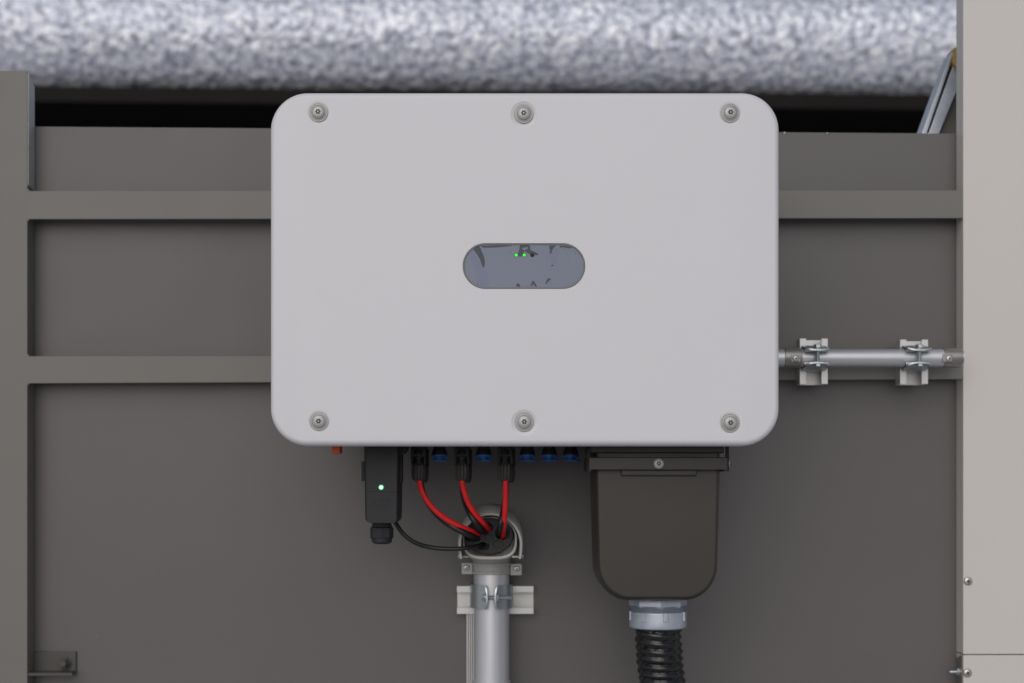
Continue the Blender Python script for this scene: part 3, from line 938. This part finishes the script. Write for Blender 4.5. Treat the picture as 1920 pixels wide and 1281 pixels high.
# ribbed strip running down beside the tube
xs0, xs1 = PX(874.5, YW - .012), PX(890, YW - .012)
rings = []
prf = [(xs0, YW - .0002), (xs0, YW - .012)]
for i in range(4):
    w = (xs1 - xs0) / 4
    prf += [(xs0 + w * i + w * .15, YW - .0135), (xs0 + w * i + w * .7, YW - .0135), (xs0 + w * i + w * .85, YW - .006), (xs0 + w * (i + .98), YW - .006)]
prf += [(xs1, YW - .012), (xs1, YW - .0002)]
v, f = loft([[(x, y, z) for x, y in prf] for z in (0.0, PZ(1148, YW - .012))])
rs = emit("ribbed_rail", v, f, M["strut"])
tag(rs, "narrow ribbed aluminium rail running down the wall beside the upright tube", "rail")

# ------------------------------------------------------------------ black terminal box with gland and corrugated conduit
yb = .085
kb = S(yb)
tb = thing("terminal_box", P(1234, 1128, yb + .05), "dark brown terminal cover box with rounded bottom below the inverter", "terminal box")
rings = []
def tbox(ins, y, top=815):
    w0, hh = 244, 1128 - top
    pts = rrect(PX(1233, yb), PZ((top + 1128) / 2 , yb) , (w0 - 2 * ins) * kb, (hh - 2 * ins) * kb, 0, 14, (2 * kb, 2 * kb, (65 - ins * .8) * kb, (65 - ins * .8) * kb))
    zt, zb_ = PZ(880, yb), PZ(1128, yb)
    xc = PX(1233, yb)
    return [(xc + (x - xc) * (1 - .075 * max(0, min(1, (zt - z) / (zt - zb_)))), y, z) for x, z in pts]
for (ins, y) in ((0, .172), (0, .115), (.1, .105), (1.0, .0985), (2.2, .0935), (4.0, .0895), (6, .0868), (8.5, .0853), (11, .0850)):
    rings.append(tbox(ins, y))
v, f = loft(rings); emit("body", v, f, M["box"], tb, 30)
pbox("top_rim", 1107, 1358, 812, 850, yb - .004, .22, M["box"], tb, .002, 3)
bar = pbox("clamp_bar", 1104, 1364.5, 857.5, 881.5, yb - .014, yb + .002, M["box"], tb, .0012, 3)
for a in (1104, 1358.5):
    pbox("bar_side", a, a + 5.8, 858, 884, yb - .012, .20, M["box"], bar, .0008)
pbox("bar_lip", 1164.5, 1306.5, 880.5, 892.5, yb - .006, yb + .012, M["box"], bar, .0016, 3)
pbox("flange_strip", 1100, 1108, 836, 884, yb - .003, yb + .003, M["blackp"], tb, .0006)
pbox("flange_strip", 1361, 1367, 836, 884, yb - .003, yb + .003, M["blackp"], tb, .0006)
for a, sg in ((1103.8, -1), (1364.6, 1)):
    v, f = lathe([(8.5 * kb, 0), (8.5 * kb, 1.8 * kb), (6.5 * kb, 3.2 * kb), (3 * kb, 3.8 * kb)], P(a, 869, yb + .004), (sg, 0, 0), 20)
    emit("pivot_bolt", v, f, M["zincw"], bar)
c = P(1235, 869.3, yb - .014)
v, f = lathe([(9.6 * kb, -.0005), (9.6 * kb, .0016), (8.8 * kb, .0024), (6.5 * kb, .0032), (4.5 * kb, .0034)], c, (0, -1, 0), 32)
bb = emit("bolt", v, f, M["zincw"], bar)
torx(c + Vector((0, -.0034, 0)), 4.0 * kb, .0002, M["dark"], bb, "star_recess")
v, f = lathe([(1.5 * kb, 0), (1.4 * kb, .0003)], c + Vector((0, -.0036, 0)), (0, -1, 0), 10)
emit("recess_pin", v, f, M["zincw"], bb)

yh = .150
kh = S(yh)
hub = thing("conduit_gland", P(1233.5, 1150, yh), "pale zinc conduit gland between terminal box and corrugated conduit", "gland")
Hc = (PX(1233.5, yh), yh, 0)
Z = lambda py: PZ(py, yh)
v, f = lathe([(52 * kh, Z(1122)), (54 * kh, Z(1127)), (54 * kh, Z(1134)), (51 * kh, Z(1137.5))], Hc, (0, 0, 1), 8)
emit("locknut", v, f, M["hub"], hub)
prof = []
for i in range(25):
    prof.append(((49.5 if i % 2 else 51) * kh, Z(1135 + 13 * i / 24)))
v, f = lathe(prof, Hc, (0, 0, 1), 48); emit("thread", v, f, M["hub"], hub)
def notch(a, t):
    q = (a * 8 / (2 * math.pi) + .28) % 1.0
    d = abs(q - .5)
    return 1 - (.05 if (d < .12 and t > Z(1163)) else 0)
prof = [(51 * kh, Z(1145)), (53.5 * kh, Z(1146.2)), (53.8 * kh, Z(1148)), (53.8 * kh, Z(1162)), (53.8 * kh, Z(1163.2)), (53.8 * kh, Z(1172)), (52.5 * kh, Z(1175.5)), (47 * kh, Z(1177.5)), (43 * kh, Z(1177.5))]
v, f = lathe(prof, Hc, (0, 0, 1), 240, notch); emit("ring_nut", v, f, M["hub"], hub, 25)

# corrugated conduit, helical ridges, running down to the ground
pts = [(1233.5, 1168, yh), (1234, 1190, yh), (1235.5, 1215, yh + .001), (1238, 1245, yh + .003), (1242, 1281, yh + .006), (1246, 1330, yh + .010), (1248, 1420, yh + .02), (1244, 1600, yh + .03)]
path = spline([P(*p) for p in pts] , 10)
last = path[-1]
path += [Vector((last.x, last.y + .002, last.z * (1 - t))) for t in (.1, .3, .6, .9, 1.0)]
fine = []
for i in range(len(path) - 1):
    a, b = path[i], path[i + 1]
    m_ = max(1, int((b - a).length / .0011))
    fine += [a.lerp(b, j / m_) for j in range(m_)]
fine.append(path[-1])
acc = [0]
for i in range(1, len(fine)): acc.append(acc[-1] + (fine[i] - fine[i - 1]).length)
pitch = 14.2 * kh
def crad(i, a):
    ph = acc[i] / pitch + 2 * a / (2 * math.pi)
    q = ph % 1.0
    wob = noise.noise(Vector((math.cos(a) * 1.1, math.sin(a) * 1.1, acc[i] * 60)))
    prof_ = (1 - abs(2 * q - 1)) ** .6
    return (39.0 + 5.8 * prof_ + 1.8 * wob) * kh
v, f = sweep(fine, crad, 48)
cd = emit("corrugated_conduit", v, f, M["flex"], None, 60)
tag(cd, "glossy black corrugated conduit hanging from the pale zinc gland", "conduit")

# ------------------------------------------------------------------ horizontal tube beside the inverter
YT = .262
KT = S(YT)
ht = thing("horizontal_tube", P(1640, 671, YT), "horizontal aluminium tube between the inverter and the beige post", "tube")
rt = 16.6 * KT
xa_, xb_ = PX(1440, YT), PX(1796, YT)
v, f = lathe([(rt, xa_), (rt, xb_)], (0, YT, PZ(671.5, YT)), (1, 0, 0), 48)
emit("tube", v, f, M["alux"], ht)
hz = PZ(671, YT)
for (a0, a1, sc, sgn) in ((1469, 1502, 1492, 1), (1767, 1801.5, 1780, -1)):
    rh = 18.6 * KT
    prof = [(rh * .86, PX(a0, YT)), (rh * .98, PX(a0 + 1, YT)), (rh, PX(a0 + 2.5, YT)), (rh, PX(a1 - 2.5, YT)), (rh * .98, PX(a1 - 1, YT)), (rh * .86, PX(a1, YT))]
    v, f = lathe(prof, (0, YT, hz), (1, 0, 0), 40)
    eh = emit("end_socket", v, f, M["sock"], ht)
    pbox("socket_band", (a0 + a1) / 2 - (2 if sgn > 0 else 16), (a0 + a1) / 2 + (16 if sgn > 0 else 2), 664, 679, YT - rh - .0012, YT - rh * .6, M["sock"], eh, .0008)
    pan_screw("screw", P(sc, 672.5, YT - rh - .0012), 6.2 * KT, M["zinc"], eh, rot=.3)
v, f = lathe([(rt * .8, PX(1452, YT)), (rt * .8, PX(1470, YT))], (0, YT, hz), (1, 0, 0), 24)
emit("inner_pin", v, f, M["housing"], ht)
v, f = lathe([(rt * .98, PX(1800, YT)), (rt * .98, PX(1803.5, YT))], (0, YT, hz), (1, 0, 0), 24)
emit("inner_pin", v, f, M["zinc"], ht)
for (a0, a1, b0, b1, bx, l1, l2) in ((1500, 1552, 635, 720, 1527, "short upright strut piece behind the horizontal tube, beside the inverter", "pipe clamp on the horizontal tube, beside the inverter"),
                                   (1688, 1740, 637, 720, 1716, "short upright strut piece behind the horizontal tube, beside the beige post", "pipe clamp on the horizontal tube, beside the beige post")):
    yq = YT + rt + .001
    c = P((a0 + a1) / 2, (b0 + b1) / 2, yq)
    s_ = strut("strut_channel", c, (b1 - b0) * S(yq), False, (a1 - a0) * S(yq), YF - yq + .0006, YF + .0008, M["strut"])
    tag(s_, l1, "strut", "short strut pieces on the rail")
    pipe_clamp(l2, Vector((PX(bx, YT), YT, hz)), Vector((1, 0, 0)), rt, 43 * KT, YF - .006, 1, "pipe clamps on the horizontal tube", .0080, .028)
